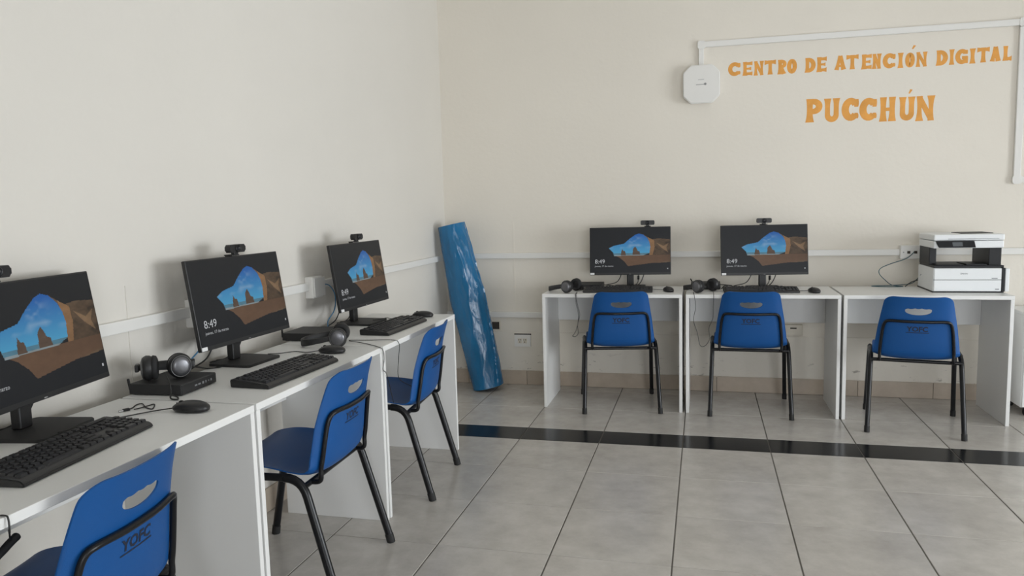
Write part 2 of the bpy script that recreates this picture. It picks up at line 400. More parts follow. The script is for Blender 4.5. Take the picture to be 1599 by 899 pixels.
def glyph(ch, A):
    h = .26 if A > .55 else .24; S = .30; m = .14
    f = lambda x, xe=None: stem(x, 0, 1, S+.06, h-.03, S)
    if ch == 'I': return [stem(A/2, 0, 1, A*.95, A*.55, A*.95)]
    if ch == 'C': return [arc(A*.53, .5, A*.53-.14, .36, 38, 322, .27, .30, .27), stem(A-.11, .60, .93, .16, .2, .17, n=3), stem(A-.11, .10, .34, .16, .2, .12, n=3)]
    if ch == 'G': return [arc(A*.53, .5, A*.53-.14, .36, 40, 318, .27, .30, .27), stem(A-.12, .05, .50, .24, .24, .24, n=3), stem(A*.52, .43, .43, .2, .2, .2, x1=A-.03, n=3), stem(A-.11, .66, .93, .16, .18, .16, n=3)]
    if ch == 'O': return [arc(A*.5, .5, A*.5-.14, .36, 0, 362, .28, .28, .28, n=26)]
    if ch == 'E': return [f(.17), stem(.15, .87, .87, .22, .2, .30, x1=A), stem(.15, .50, .50, .15, .14, .26, x1=A*.88), stem(.15, .13, .13, .22, .2, .32, x1=A)]
    if ch == 'N': return [stem(.14, 0, 1, .30, .16, .24), stem(A-.14, 0, 1, .24, .16, .30), [(.12, .97, .20), (A/2, .5, .20), (A-.12, .03, .20)]]
    if ch == 'T': return [stem(A/2, 0, 1, S+.06, h-.02, S), stem(0, .87, .87, .36, .20, .36, x1=A)]
    if ch == 'R': return [f(.17), arc(A*.48, .70, A*.52-.14, .17, 100, -100, .22, .25, .22), stem(A*.42, .48, 0, .2, .22, .32, x1=A-.17), stem(.15, .88, .88, .2, .2, .2, x1=A*.5, n=2), stem(.15, .50, .50, .18, .18, .18, x1=A*.5, n=2)]
    if ch == 'P': return [f(.19), arc(A*.46, .67, A*.54-.14, .21, 100, -100, .22, .27, .22), stem(.15, .88, .88, .22, .22, .22, x1=A*.48, n=2), stem(.15, .44, .44, .2, .2, .2, x1=A*.48, n=2)]
    if ch == 'D': return [f(.17), arc(A*.36, .5, A*.64-.14, .37, 100, -100, .22, .30, .22), stem(.15, .87, .87, .22, .22, .22, x1=A*.4, n=2), stem(.15, .13, .13, .22, .22, .22, x1=A*.4, n=2)]
    if ch == 'A': return [stem(.15, 0, 1, .32, .21, .24, x1=A*.48), stem(A-.15, 0, 1, .34, .26, .24, x1=A*.52), stem(A*.25, .28, .28, .15, .15, .15, x1=A*.75, n=2)]
    if ch == 'L': return [f(.19), stem(.15, .13, .13, .24, .22, .40, x1=A)]
    if ch == 'U': return [stem(.15, .3, 1, .21, .2, .30), stem(A-.15, .3, 1, .21, .2, .30), arc(A/2, .32, A/2-.15, .20, 180, 360, .21, .24, .21)]
    if ch == 'H': return [stem(.15, 0, 1, .31, .2, .27), stem(A-.15, 0, 1, .31, .2, .27), stem(.2, .5, .5, .16, .14, .16, x1=A-.2, n=3)]
    return []
def paint_line(name, label, glyphs):
    t = thing(name, label, 'wall lettering', (0, 0, 0))
    for ch, x0, x1, y0, y1 in glyphs:                     # pixel box of each letter on the wall
        sx = lambda v: 1120+v/3.338
        sy = lambda v: 60+v/3.338
        sl = (y1-y0)*0.0
        A0 = BW(sx(x0), sy(y1)); A1 = BW(sx(x1), sy(y0)); Wd = A1[0]-A0[0]; Hh = A1[2]-A0[2]; A = Wd/Hh
        if ch == "'":
            gl = [[(.25*A, .0, .35*A), (.75*A, 1, .6*A)]]
        else: gl = glyph(ch, A)
        bm = bmesh.new()
        for k, st in enumerate(gl):
            y = -.0006-.00012*k
            for q in ribbon(bm, st, 0):
                vs = [bm.verts.new((A0[0]+min(max(v.x, -.04), A+.04)*Hh, y, A0[2]+min(max(v.y, -.02), 1.02)*Hh)) for v in q]
                bm.faces.new(vs)
        bmesh.ops.remove_doubles(bm, verts=bm.verts, dist=1e-5)
        e = bmesh.ops.extrude_face_region(bm, geom=list(bm.faces)); 
        for v in e['geom']:
            if isinstance(v, bmesh.types.BMVert): v.co.y = -.0001
        ob('accent_mark' if ch == "'" else 'letter', bm, ORNG, t)
    return t
paint_line('wall_lettering', 'orange hand-painted words CENTRO DE ATENCIÓN DIGITAL on the cream wall',
 [('C', 57, 122, 122, 198), ('E', 132, 184, 120, 195), ('N', 190, 243, 116, 194), ('T', 246, 306, 112, 190), ('R', 314, 363, 109, 188), ('O', 363, 416, 105, 185),
  ('D', 456, 513, 99, 179), ('E', 517, 571, 95, 176), ('A', 610, 672, 88, 166), ('T', 672, 737, 84, 163), ('E', 750, 806, 81, 162), ('N', 806, 857, 78, 160),
  ('C', 862, 931, 75, 158), ('I', 938, 973, 74, 155), ('O', 978, 1031, 72, 153), ("'", 1012, 1036, 34, 56), ('N', 1034, 1096, 68, 149),
  ('D', 1139, 1203, 59, 143), ('I', 1206, 1239, 56, 138), ('G', 1240, 1309, 53, 136), ('I', 1312, 1350, 51, 132), ('T', 1353, 1421, 45, 127), ('A', 1420, 1480, 41, 121), ('L', 1485, 1537, 37, 117)])
paint_line('wall_lettering', 'large orange hand-painted word PUCCHÚN on the cream wall',
 [('P', 457, 550, 312, 439), ('U', 554, 641, 310, 438), ('C', 648, 740, 307, 432), ('C', 740, 835, 307, 431), ('H', 843, 934, 303, 434), ('U', 944, 1034, 302, 430), ("'", 994, 1018, 264, 288), ('N', 1032, 1136, 296, 431)])

# ------------------------------------------------------------------ wall boxes and sockets
so = thing('wall_socket', 'white double power socket low on the wall between blue roll and desk', 'socket', (.576, -.006, .328))
bm = bmesh.new(); prism(bm, rrect(-.061, .061, -.044, .044, .006, 3), lambda u, v, d: (u, -d, v), 0, .012); bmesh.ops.bevel(bm, geom=[e for e in bm.edges if all(abs(v.co.y+.012) < 1e-5 for v in e.verts)], offset=.003, segments=2, affect='EDGES'); ob('plate', bm, PLW, so)
for cx in (-.020, .018):
    u_ = ob('outlet', BX(cx-.015, cx+.015, -.0130, -.0119, -.018, .018, bev=.0004, seg=1), PLC, so)
    for hx, hz in ((-.007, .008), (.007, .008), (0, -.008)):
        ob('pin_hole', BX(cx+hx-.0022, cx+hx+.0022, -.0134, -.0129, hz-.005, hz+.005), HOLE, u_)
ch = ob('wall_cavity', BX(.512, .64, -.0064, -.0058, .371, .381), HOLE, wb)
jb = thing('junction_box', 'open dark junction box in the wall beside the blue roll', 'junction box', (.372, -.004, .438))
bm = bmesh.new(); prism(bm, rrect(-.036, .036, -.034, .034, .004, 2), lambda u, v, d: (u, -d, v), -.003, .005); ob('rim', bm, PLC, jb)
ob('cavity', BX(-.028, .028, -.006, -.005, -.027, .027), HOLE, jb)
cb = thing('junction_box', 'cream covered junction box on the wall under the middle desk', 'junction box', (2.445, 0, .44))
ob('cover', BX(-.06, .06, -.03, 0, -.036, .036, bev=.004), PLC, cb); ob('slot', BX(-.02, .02, -.0306, -.0298, .008, .017), HOLE, cb)
nb = thing('network_outlet', 'white network outlet box on the duct beside the printer', 'network outlet', (3.145, -.0, .955))
ob('housing', BX(-.066, .066, -.045, 0, -.043, .043, bev=.004), PLW, nb)
for cx in (-.018, .022): ob('port', BX(cx-.009, cx+.009, -.0458, -.0448, -.009, .008), HOLE, nb)
for cx in (-.048, .050): ob('screw', BX(cx-.003, cx+.003, -.0456, -.0448, -.003, .003), GREYP, nb)
for nm, y0, lab in (('network_outlet', -2.0, 'white network outlet box on the side-wall duct with blue cable plugged in'), ('network_outlet', -2.86, 'white network outlet box on the side-wall duct half behind a monitor')):
    o = thing(nm, lab, 'network outlet', (0, y0, .945))
    ob('housing', BX(0, .046, -.045, .045, -.052, .052, bev=.004), PLW, o); ob('front_plate', BX(.046, .052, -.04, .062, -.046, .046, bev=.002), PLW, o)
    ob('port', BX(.015, .035, .0448, .0458, -.008, .010), HOLE, o)

# ------------------------------------------------------------------ desks
def desk(x0, x1, depth, label):
    """local: front edge at y=0, back at y=depth"""
    t = thing('desk', label, 'desk', (0, 0, 0), group='white melamine desks')
    ob('desktop', BX(x0, x1, 0, depth, DZ-.022, DZ, bev=.0012, seg=1), MEL, t)
    for a in (x0, x1-.019): ob('side_panel', BX(a, a+.019, .001, depth-.004, 0, DZ-.0222, bev=.001, seg=1), MEL, t)
    ob('modesty_panel', BX(x0+.0194, x1-.0194, depth-.03, depth-.012, .509, DZ-.0222, bev=.001, seg=1), MEL, t)
    return t
YF = -.592; DEP = .478
for x0, x1, lab in ((.854, 1.736, 'white desk beside the double socket, holding a monitor turned to the room'),
                    (1.757, 2.645, 'middle white desk of the three under the lettered wall'),
                    (2.659, 3.537, 'white desk carrying the printer')):
    d = desk(0, x1-x0, DEP, lab); d.location = (x0, YF, 0)
for y0, y1, lab in ((-2.430, -1.508, 'end desk of the side-wall row, next to the blue roll'),
                    (-3.343, -2.442, 'middle desk of the side-wall row, with headphones lying on a small computer'),
                    (-4.252, -3.354, 'desk of the side-wall row farthest from the blue roll')):
    d = desk(0, y1-y0, DEP, lab); d.location = (.573, y0, 0); d.rotation_euler = (0, 0, R(90))

# ------------------------------------------------------------------ chairs
PROF = spline([(.215, .418), (.195, .438), (.12, .447), (0, .434), (-.09, .416), (-.150, .411), (-.190, .436), (-.206, .490), (-.218, .56), (-.232, .64), (-.248, .71), (-.266, .768)], 10)
PROF = [(v[0], v[1]) for v in PROF]
_s = [0.0]
for a, b in zip(PROF, PROF[1:]): _s.append(_s[-1]+math.hypot(b[0]-a[0], b[1]-a[1]))
SL = _s[-1]
def prof_at(s):
    s = min(max(s, 0), SL); i = min(max(int(np.searchsorted(_s, s))-1, 0), len(PROF)-2)
    k = (s-_s[i])/(_s[i+1]-_s[i]); a, b = PROF[i], PROF[i+1]
    i0, i1 = max(i-2, 0), min(i+3, len(PROF)-1); ty, tz = PROF[i1][0]-PROF[i0][0], PROF[i1][1]-PROF[i0][1]; l = math.hypot(ty, tz)
    return a[0]+(b[0]-a[0])*k, a[1]+(b[1]-a[1])*k, tz/l, -ty/l      # y, z, and the normal towards the sitter
def s_at_z(z):
    for i in range(len(PROF)-1, 0, -1):
        if PROF[i-1][1] <= z <= PROF[i][1]: return _s[i-1]+(_s[i]-_s[i-1])*(z-PROF[i-1][1])/(PROF[i][1]-PROF[i-1][1])
def interp(x, xs_, ys_): return float(np.interp(x, xs_, ys_))
def half_w(s):
    b = interp(s/SL, [0, .2, .42, .55, .62, .75, 1.0], [.195, .212, .215, .212, .207, .194, .160])
    for d, r in ((SL-s, .045), (s, .05)):
        if d < r: b -= r-math.sqrt(max(r*r-(r-d)**2, 0))
    return b
def shell(a, s, off):
    y, z, ny, nz = prof_at(s)
    k = interp(s/SL, [0, .15, .45, .6, .75, 1.0], [.004, .012, .022, .038, .040, .027])
    q = abs(a)/interp(s/SL, [0, .2, .42, .55, .62, .75, 1.0], [.195, .212, .215, .212, .207, .194, .160]); bulge = k*(.5*q**2+.62*q**6)+off
    return (a, y+ny*bulge, z+nz*bulge)
def hole_poly():
    sc = s_at_z(.687); out = []
    for i in range(17):                                   # smooth lower arc
        a = R(180+180*i/16); out.append((.064*math.cos(a), sc+.004+.024*math.sin(a)))
    for i in range(1, 33):                                # scalloped upper edge, finger grip
        k = i/33; xx = .064*math.cos(math.pi*k); 
        yy = .017*(math.sin(math.pi*k))**.35-.0035*abs(math.cos(2*math.pi*xx/.064*.97))**.8*(1 if abs(xx) < .05 else .3)
        out.append((xx, sc+.004+max(yy, 0.001)))
    return out
def inside(p, poly):
    c = False; n = len(poly); j = n-1
    for i in range(n):
        if (poly[i][1] > p[1]) != (poly[j][1] > p[1]) and p[0] < (poly[j][0]-poly[i][0])*(p[1]-poly[i][1])/(poly[j][1]-poly[i][1])+poly[i][0]: c = not c
        j = i
    return c
SPLIT = s_at_z(.428)
def shell_part(s0, s1, hole):
    ns = 30; side = []
    ss = [s0+(s1-s0)*i/ns for i in range(ns+1)]
    if s1 == SL: ss = [s for s in ss if s < SL-.046]+[SL-.045*(1-math.sin(R(90*i/8))) for i in range(9)]
    if s0 == 0: ss = [.05*(1-math.cos(R(90*i/8))) for i in range(9)]+[s for s in ss if s > .055]
    right = [(half_w(s), s) for s in ss]; left = [(-a, s) for a, s in right[::-1]]
    top = [(right[-1][0]*(1-2*i/14), s1) for i in range(1, 14)]; bot = [(-right[0][0]*(1-2*i/14), s0) for i in range(1, 14)]
    outl = right+top+left+bot
    verts = [Vector(p) for p in outl]; n = len(outl); edges = [(i, (i+1) % n) for i in range(n)]
    hp = hole_poly() if hole else []
    if hole:
        b = len(verts); verts += [Vector(p) for p in hp]; edges += [(b+i, b+(i+1) % len(hp)) for i in range(len(hp))]
    st = .0165
    for i in range(int((s1-s0)/st)+1):
        s = s0+st*(i+.5)
        if s > s1-.006: continue
        hw = half_w(s)-.007; m = max(int(2*hw/st), 2)
        for j in range(m+1):
            a = -hw+2*hw*j/m
            if hole and any(math.hypot(a-q[0], s-q[1]) < .006 for q in hp): continue
            verts.append(Vector((a, s)))
    V, E_, F_, *_ = delaunay_2d_cdt(verts, edges, [], 1, 1e-6)
    V = [tuple(v) for v in V]; bm = bmesh.new(); th = .0045
    fr = [bm.verts.new(shell(a, s, th/2)) for a, s in V]; bk = [bm.verts.new(shell(a, s, -th/2)) for a, s in V]
    cnt = {}
    for f in F_:
        c = (sum(V[i][0] for i in f)/len(f), sum(V[i][1] for i in f)/len(f))
        if hole and inside(c, hp): continue
        try: bm.faces.new([fr[i] for i in f]); bm.faces.new([bk[i] for i in f][::-1])
        except ValueError: continue
        for i in range(len(f)):
            k = (f[i], f[(i+1) % len(f)]); r_ = (k[1], k[0])
            if r_ in cnt: del cnt[r_]
            else: cnt[k] = 1
    for a, b in cnt:
        bm.faces.new((fr[a], bk[a], bk[b], fr[b]))
    loose = [v for v in bm.verts if not v.link_faces]; bmesh.ops.delete(bm, geom=loose, context='VERTS')
    return bm
def make_chair():
    t = thing('stacking_chair', 'x', 'chair', group='blue stacking chairs')
    ob('seat', shell_part(0, SPLIT, False), BLU, t, smooth=True, auto=50)
    bk = ob('backrest', shell_part(SPLIT, SL, True), BLU, t, smooth=True, auto=50)
    # printed word and underline on the rear of the backrest, following its curve
    me = text_mesh('YOFC', .039, 'CENTER', offset=.0012, res=2); s0 = s_at_z(.577)
    bm = bmesh.new(); bm.from_mesh(me); bpy.data.meshes.remove(me)
    q = bmesh.ops.create_grid(bm, x_segments=10, y_segments=1, size=.5)
    bmesh.ops.transform(bm, matrix=Matrix.Translation((0, -.0075, 0)) @ Matrix.Diagonal((.112, .004, 1, 1)), verts=q['verts'])
    bmesh.ops.triangulate(bm, faces=bm.faces)
    for v in bm.verts: v.co = Vector(shell(v.co.x*1.0, s0+v.co.y, -.0031))
    ob('printed_word', bm, NAVY, bk)
    for sx in (-1, 1):
        X0, X1 = .222*sx, .236*sx
        # inverted U side frame: rear leg, rail, front leg
        def bend(pa, pb, pc, r, n=6):
            pa, pb, pc = Vector(pa), Vector(pb), Vector(pc); d1 = (pa-pb).normalized(); d2 = (pc-pb).normalized()
            a, b = pb+d1*r, pb+d2*r
            return [a*(1-k)**2+pb*2*k*(1-k)+b*k*k for k in [i/n for i in range(n+1)]]
        rl = [(X1, -.252, .006)]+bend((X1, -.252, 0), (X0, -.135, .424), (X0, 0, .424), .065)
        fl = [(X1, .252, .006)]+bend((X1, .252, 0), (X0, .165, .424), (X0, 0, .424), .06)
        for pts in (rl, fl):
            lg_ = ob('leg', TB(pts, .013, 10, rb=.0155, up=(0, 1, 0)), STEEL, t, smooth=True, auto=60)
            p0, p1 = Vector(pts[0]), Vector(pts[1]); dd = (p1-p0).normalized()
            ob('foot_cap', TB([p0-Vector((0, 0, .006)), p0+dd*.03], .0148, 10, rb=.0172, up=(0, 1, 0)), RUB, lg_, smooth=True, auto=60)
        ob('seat_rail', TB([rl[-1], fl[-1]], .013, 10, rb=.0155, up=(0, 1, 0)), STEEL, t, smooth=True, auto=60)
    ob('rear_crossbar', TB([(-.226, -.143, .397), (.226, -.143, .397)], .010, 8), STEEL, t, smooth=True, auto=60)
    ob('front_crossbar', TB([(-.222, .13, .412), (.222, .13, .412)], .010, 8), STEEL, t, smooth=True, auto=60)
    hp = []
    def bp(a, z, o=.0115): return shell(a, s_at_z(z), -o)
    L_ = [(-.180, -.143, .397), (-.180, -.180, .404), bp(-.180, .44), bp(-.178, .48), bp(-.173, .54), bp(-.167, .59), bp(-.156, .622), bp(-.132, .633), bp(-.06, .634), bp(0, .634)]
    pts = L_+[(-p[0], p[1], p[2]) for p in L_[-2::-1]]
    ob('back_hoop', TB(spline(pts, 6), .0082, 10), STEEL, t, smooth=True, auto=60)
    return t
chair0 = make_chair()
CH = [((1.328, -.428, 0), 10, 'blue plastic chair pushed into the desk beside the double socket'),
      ((2.1415, -.40, 0), -.9, 'blue plastic chair pushed into the middle desk under the lettered wall'),
      ((3.028, -.619, 0), -10, 'blue plastic chair standing at the printer desk'),
      ((.411, -2.0, 0), 94.75, 'blue plastic chair at the side-wall desk next to the blue roll'),
      ((.423, -2.887, 0), 92, 'blue plastic chair at the middle desk of the side-wall row'),
      ((.406, -3.937, 0), 97, 'blue plastic chair at the side-wall desk farthest from the blue roll')]
chairs = []
for i, (l, a, lab) in enumerate(CH):
    c = chair0 if i == 0 else None; chairs.append(c)
for i in range(1, len(CH)): chairs[i] = copy_tree(chair0)
for c, (l, a, lab) in zip(chairs, CH): place(c, l, R(a), lab)

# ------------------------------------------------------------------ monitors
NU, NV = 220, 124
def screen_picture():
    """generic seaside cave view drawn cell by cell: dark rock, sky opening, sea, sand, rock wall"""
    u = (np.arange(NU)+.5)/NU; v = (np.arange(NV)+.5)/NV; U, V = np.meshgrid(u, v)
    rng = np.random.RandomState(3)
    def noise(n):
        g = rng.rand(n+2, n+2); x = U*n; y = V*n; i = x.astype(int); j = y.astype(int); fx = x-i; fy = y-j
        return (g[j, i]*(1-fx)+g[j, i+1]*fx)*(1-fy)+(g[j+1, i]*(1-fx)+g[j+1, i+1]*fx)*fy
    nz = noise(9)*.5+noise(23)*.3+noise(60)*.2
    img = np.zeros((NV, NU, 3)); img[:] = (.0075, .009, .011)
    def poly(pts):
        c = np.zeros(U.shape, bool); n = len(pts); j = n-1
        for i in range(n):
            (xi, yi), (xj, yj) = pts[i], pts[j]
            if yi != yj: c ^= ((yi > V) != (yj > V)) & (U < (xj-xi)*(V-yi)/(yj-yi)+xi)
            j = i
        return c
    def Z(x, y): return ((x-83)/838, 1-(y-132)/476)
    wallp = poly([Z(640, 205), Z(730, 258), Z(800, 250), Z(930, 262), Z(930, 500), Z(760, 510), Z(700, 440), Z(715, 330)])
    br = (.02+.16*np.clip(nz-.18, 0, 1))[..., None]*np.array([1.25, .80, .46]); img[wallp] = br[wallp]
    pil = poly([Z(690, 235), Z(755, 270), Z(760, 340), Z(735, 440), Z(700, 445), Z(712, 330)]); img[pil] = (np.array([.24, .13, .06])*(.6+.9*nz[..., None]))[pil]
    cr = poly([Z(770, 290), Z(850, 330), Z(905, 300), Z(880, 350), Z(900, 400), Z(830, 350)]); img[cr] = (np.array([.21, .13, .07])*(.5+nz[..., None]))[cr]
    sand = poly([Z(335, 422), Z(715, 422), Z(930, 425), Z(930, 488), Z(700, 512), Z(480, 540), Z(445, 492), Z(395, 450)])
    img[sand] = (np.array([.135, .075, .042])*(.75+.5*nz[..., None])*(1-.25*np.clip((U-.6)*2, 0, 1))[..., None])[sand]
    sky = poly([Z(280, 347), Z(335, 320), Z(440, 300), Z(500, 248), Z(560, 206), Z(598, 194), Z(640, 206), Z(682, 240), Z(706, 285), Z(715, 335), Z(706, 402), Z(640, 428), Z(335, 430), Z(325, 395)])
    k = np.clip((V-.42)/.42, 0, 1)[..., None]; skc = np.array([.075, .36, .60])*(1-k)+np.array([.012, .11, .40])*k
    cl = np.clip((noise(14)*.6+noise(40)*.4-.48)*2.6, 0, 1)*np.exp(-(((U-.54)/.08)**2+((V-.74)/.07)**2)); cl = cl+.5*np.clip((noise(18)-.5)*2, 0, 1)*np.exp(-((V-.60)/.06)**2)
    skc = skc*(1-.7*cl[..., None])+np.array([.5, .62, .72])*.7*cl[..., None]; img[sky] = skc[sky]
    sea = sky & (V < .435); img[sea] = (np.array([.09, .22, .30])*(.7+.6*nz[..., None]))[sea]
    foam = sky & (V < .392); img[foam] = (np.array([.28, .34, .36])*(.6+.6*nz[..., None]))[foam]
    for pts in ([Z(405, 425), Z(412, 385), Z(420, 355), Z(432, 375), Z(452, 380), Z(460, 425)], [Z(528, 418), Z(535, 352), Z(558, 332), Z(572, 352), Z(582, 378), Z(604, 385), Z(608, 418)]):
        s_ = poly(pts); img[s_] = (np.array([.10, .065, .045])*(.5+1.0*nz[..., None]))[s_]
    return img
def screen_mesh(W_, H_):
    img = screen_picture(); vs = []; fs = []
    for j in range(NV+1):
        for i in range(NU+1): vs.append((-W_/2+W_*i/NU, 0, -H_/2+H_*j/NV))
    for j in range(NV):
        for i in range(NU): a = j*(NU+1)+i; fs.append((a, a+1, a+NU+2, a+NU+1))
    me = bpy.data.meshes.new('screen'); me.from_pydata(vs, [], fs)
    at = me.color_attributes.new('picture', 'FLOAT_COLOR', 'CORNER')
    c = np.ones((NV*NU, 4, 4), np.float32); c[..., :3] = img.reshape(-1, 1, 3); at.data.foreach_set('color', c.ravel())
    m = bpy.data.materials.new('lit_screen'); m.use_nodes = True; nt = m.node_tree; p = nt.nodes['Principled BSDF']
    a = nt.nodes.new('ShaderNodeAttribute'); a.attribute_name = 'picture'
    p.inputs['Base Color'].default_value = (.007, .007, .008, 1); p.inputs['Roughness'].default_value = .42; p.inputs['Specular IOR Level'].default_value = .28
    nt.links.new(a.outputs['Color'], p.inputs['Emission Color']); p.inputs['Emission Strength'].default_value = .72
    me.materials.append(m); return me
W_, H_ = .540, .322
def make_monitor():
    t = thing('monitor', 'x', 'monitor', group='black desktop monitors')
    TI = R(8); ZC = .992-DZ; MX = Matrix.Translation((0, 0, ZC)) @ Matrix.Rotation(-TI, 4, 'X')
    def put(o): o.matrix_local = MX; return o
    pn = put(ob('panel', BX(-W_/2, W_/2, 0, .016, -H_/2, H_/2, bev=.0025), BLK, t))
    hs = ob('rear_housing', BX(-.17, .17, .016, .040, -.13, .09, bev=.012), BLKM, t); put(hs)
    sc = put(ob('screen', screen_mesh(W_-.008, H_-.020), None, t)); sc.data.transform(Matrix.Translation((0, -.0004, .005)))
    for s, sz, x, z, nm in (('8:49', .040, -.236, -.083, 'clock_text'), ('jueves, 17 de marzo', .0155, -.236, -.106, 'date_text')):
        me = text_mesh(s, sz, offset=0, res=3); me.transform(Matrix.Translation((x, -.0009, z)) @ Matrix.Rotation(R(90), 4, 'X'))
        o = ob(nm, me, GLOW, sc)
    ob('network_icon', BX(.245, .251, -.001, -.0006, -.125, -.117), GLOW, sc)
    st = ob('asset_sticker', BX(-W_/2+.003, -W_/2+.031, -.0012, 0, -H_/2+.002, -H_/2+.015), LETM, pn)
    ob('brand_mark', BX(-.006, .006, -.0006, 0, -H_/2+.003, -H_/2+.006), GREYP, pn)
    ob('stand_post', BX(-.023, .023, .040, .068, .010, ZC+.02, bev=.004), BLK, t)
    ob('stand_head', BX(-.035, .035, .036, .060, ZC-.05, ZC+.045, bev=.006), BLK, t)
    bm = bmesh.new(); prism(bm, rrect(-.102, .102, -.085, .095, .012), lambda u, v, d: (u, v, d), 0.0, .010)
    bmesh.ops.bevel(bm, geom=[e for e in bm.edges if all(abs(v.co.z-.010) < 1e-5 for v in e.verts)], offset=.002, segments=2, affect='EDGES')
    ob('stand_base', bm, BLKM, t)
    ob('power_cable', TB(spline([(.10, .045, ZC-.12), (.10, .075, .14), (.085, .085, .06), (.05, .105, .006), (-.02, .12, .005)], 8), .0032, 6), CORD, t, smooth=True)
    vc = ob('video_cable', TB(spline([(.055, .045, ZC-.12), (.052, .08, .12), (.055, .09, .06), (.035, .11, .008), (-.06, .118, .006)], 8), .0026, 6), CORD, t, smooth=True)
    ob('ferrite_bead', TB([(.054, .0875, .072), (.054, .0885, .046)], .0075, 10), CORD, vc, smooth=True)
    ob('video_cable', TB(spline([(-.05, .045, ZC-.12), (-.055, .085, .10), (-.09, .105, .03), (-.17, .11, .006)], 8), .003, 6), CORD, t, smooth=True)
    return t
MONS = [('A', (1.382, -.20), 4.5, 'desktop monitor on the desk beside the double socket'),
        ('B', (2.239, -.235), 7.0, 'desktop monitor on the middle desk under the lettered wall'),
        ('F', (.196, -1.829), 89.5, 'desktop monitor on the side-wall desk next to the blue roll'),
        ('M', (.166, -2.788), 88.0, 'desktop monitor on the middle desk of the side-wall row'),
        ('N', (.150, -3.690), 99.0, 'desktop monitor on the side-wall desk farthest from the blue roll')]
mon0 = make_monitor(); mons = {}
allm = [mon0]+[copy_tree(mon0) for _ in MONS[1:]]
for o, (k, (x, y), a, lab) in zip(allm, MONS):
    mons[k] = place(o, (x, y, DZ), R(a), lab); o['label'] = 'black '+lab+', showing a seaside cave'

# webcams
def make_webcam():
    t = thing('webcam', 'x', 'webcam', group='webcams on the monitors')
    bm = bmesh.new(); prism(bm, rrect(-.046, .046, .012, .042, .008), lambda u, v, d: (u, d-.018, v), 0, .024)
    bmesh.ops.bevel(bm, geom=[e for e in bm.edges if abs(e.verts[0].co.y-e.verts[1].co.y) < 1e-6], offset=.003, segments=2, affect='EDGES'); ob('body', bm, BLK, t, smooth=True, auto=40)
    bm = lathe(bmesh.new(), [(.0145, 0), (.0145, .003), (.012, .0045), (.0105, .0035), (0, .0042)], 24, Matrix.Translation((0, -.018, .027)) @ Matrix.Rotation(R(90), 4, 'X')); ln = ob('lens_ring', bm, STEEL, t, smooth=True, auto=40)
    bm = lathe(bmesh.new(), [(.006, .0038), (.006, .005), (0, .0056)], 16, Matrix.Translation((0, -.018, .027)) @ Matrix.Rotation(R(90), 4, 'X')); ob('lens', bm, mat('lens_glass', (.02, .022, .03), .08), ln, smooth=True)
    ob('neck', BX(-.012, .012, -.010, .006, .003, .014, bev=.002), BLK, t)
    ob('clip', BX(-.022, .022, -.006, .030, .0002, .0045, bev=.001), BLKM, t)
    ob('rear_clip', BX(-.018, .018, .0235, .030, -.05, .0030, bev=.002), BLKM, t)
    return t
wc0 = make_webcam()
WC = [('A', .118), ('B', .0), ('F', .0), ('M', .0), ('N', -.09)]
ws = [wc0]+[copy_tree(wc0) for _ in WC[1:]]
for o, (k, dx) in zip(ws, WC):
    m = mons[k]; a = m.rotation_euler.z; ly = math.sin(R(8))*(H_/2); lz = math.cos(R(8))*(H_/2)+.992
    o.location = (m.location.x+dx*math.cos(a)-ly*math.sin(a), m.location.y+dx*math.sin(a)+ly*math.cos(a), lz+.0006); o.rotation_euler = (0, 0, a)
    o['label'] = 'black webcam clipped on the '+[x for x in MONS if x[0] == k][0][3].replace('desktop ', '').replace(' on the ', ' of the ')

# ------------------------------------------------------------------ keyboards
KW, KD = .442, .142
def key_rows():
    U_ = .0190; out = []; x0 = -KW/2+.013
    rows = [(.052, [1, -1, 1, 1, 1, 1, -.5, 1, 1, 1, 1, -.5, 1, 1, 1, 1]), (.027, [1]*13+[2]), (.008, [1.5]+[1]*12+[1.5]), (-.011, [1.75]+[1]*11+[2.25]), (-.030, [2.25]+[1]*10+[2.75]), (-.049, [1.25]*3+[6.25]+[1.25]*4)]
    for y, ks in rows:
        x = x0
        for k in ks:
            if k > 0: out.append((x+k*U_/2, y, k*U_-.0026))
            x += abs(k)*U_
    xn = x0+15.25*U_
    for y in (.052, .027, .008):
        for c in range(3): out.append((xn+(c+.5)*U_, y, U_-.0026))
    out += [(xn+1.5*U_, -.030, U_-.0026)]+[(xn+(c+.5)*U_, -.049, U_-.0026) for c in range(3)]
    xp = xn+3.25*U_
    for y in (.027, .008, -.011, -.030):
        for c in range(4): out.append((xp+(c+.5)*U_, y, U_-.0026))
    out += [(xp+U_, -.049, 2*U_-.0026), (xp+2.5*U_, -.049, U_-.0026), (xp+3.5*U_, -.049, U_-.0026)]
    return out
KSL = .012/KD
def key_geo(bm, cx, cy, wd):
    z = .0135+(cy+KD/2)*KSL; q = box(bm, cx-wd/2, cx+wd/2, cy-.0081, cy+.0081, z, z+.0075)
    for v in q:
        if v.co.z > z+.004: v.co.x = cx+(v.co.x-cx)*.80; v.co.y = cy+(v.co.y-cy)*.78
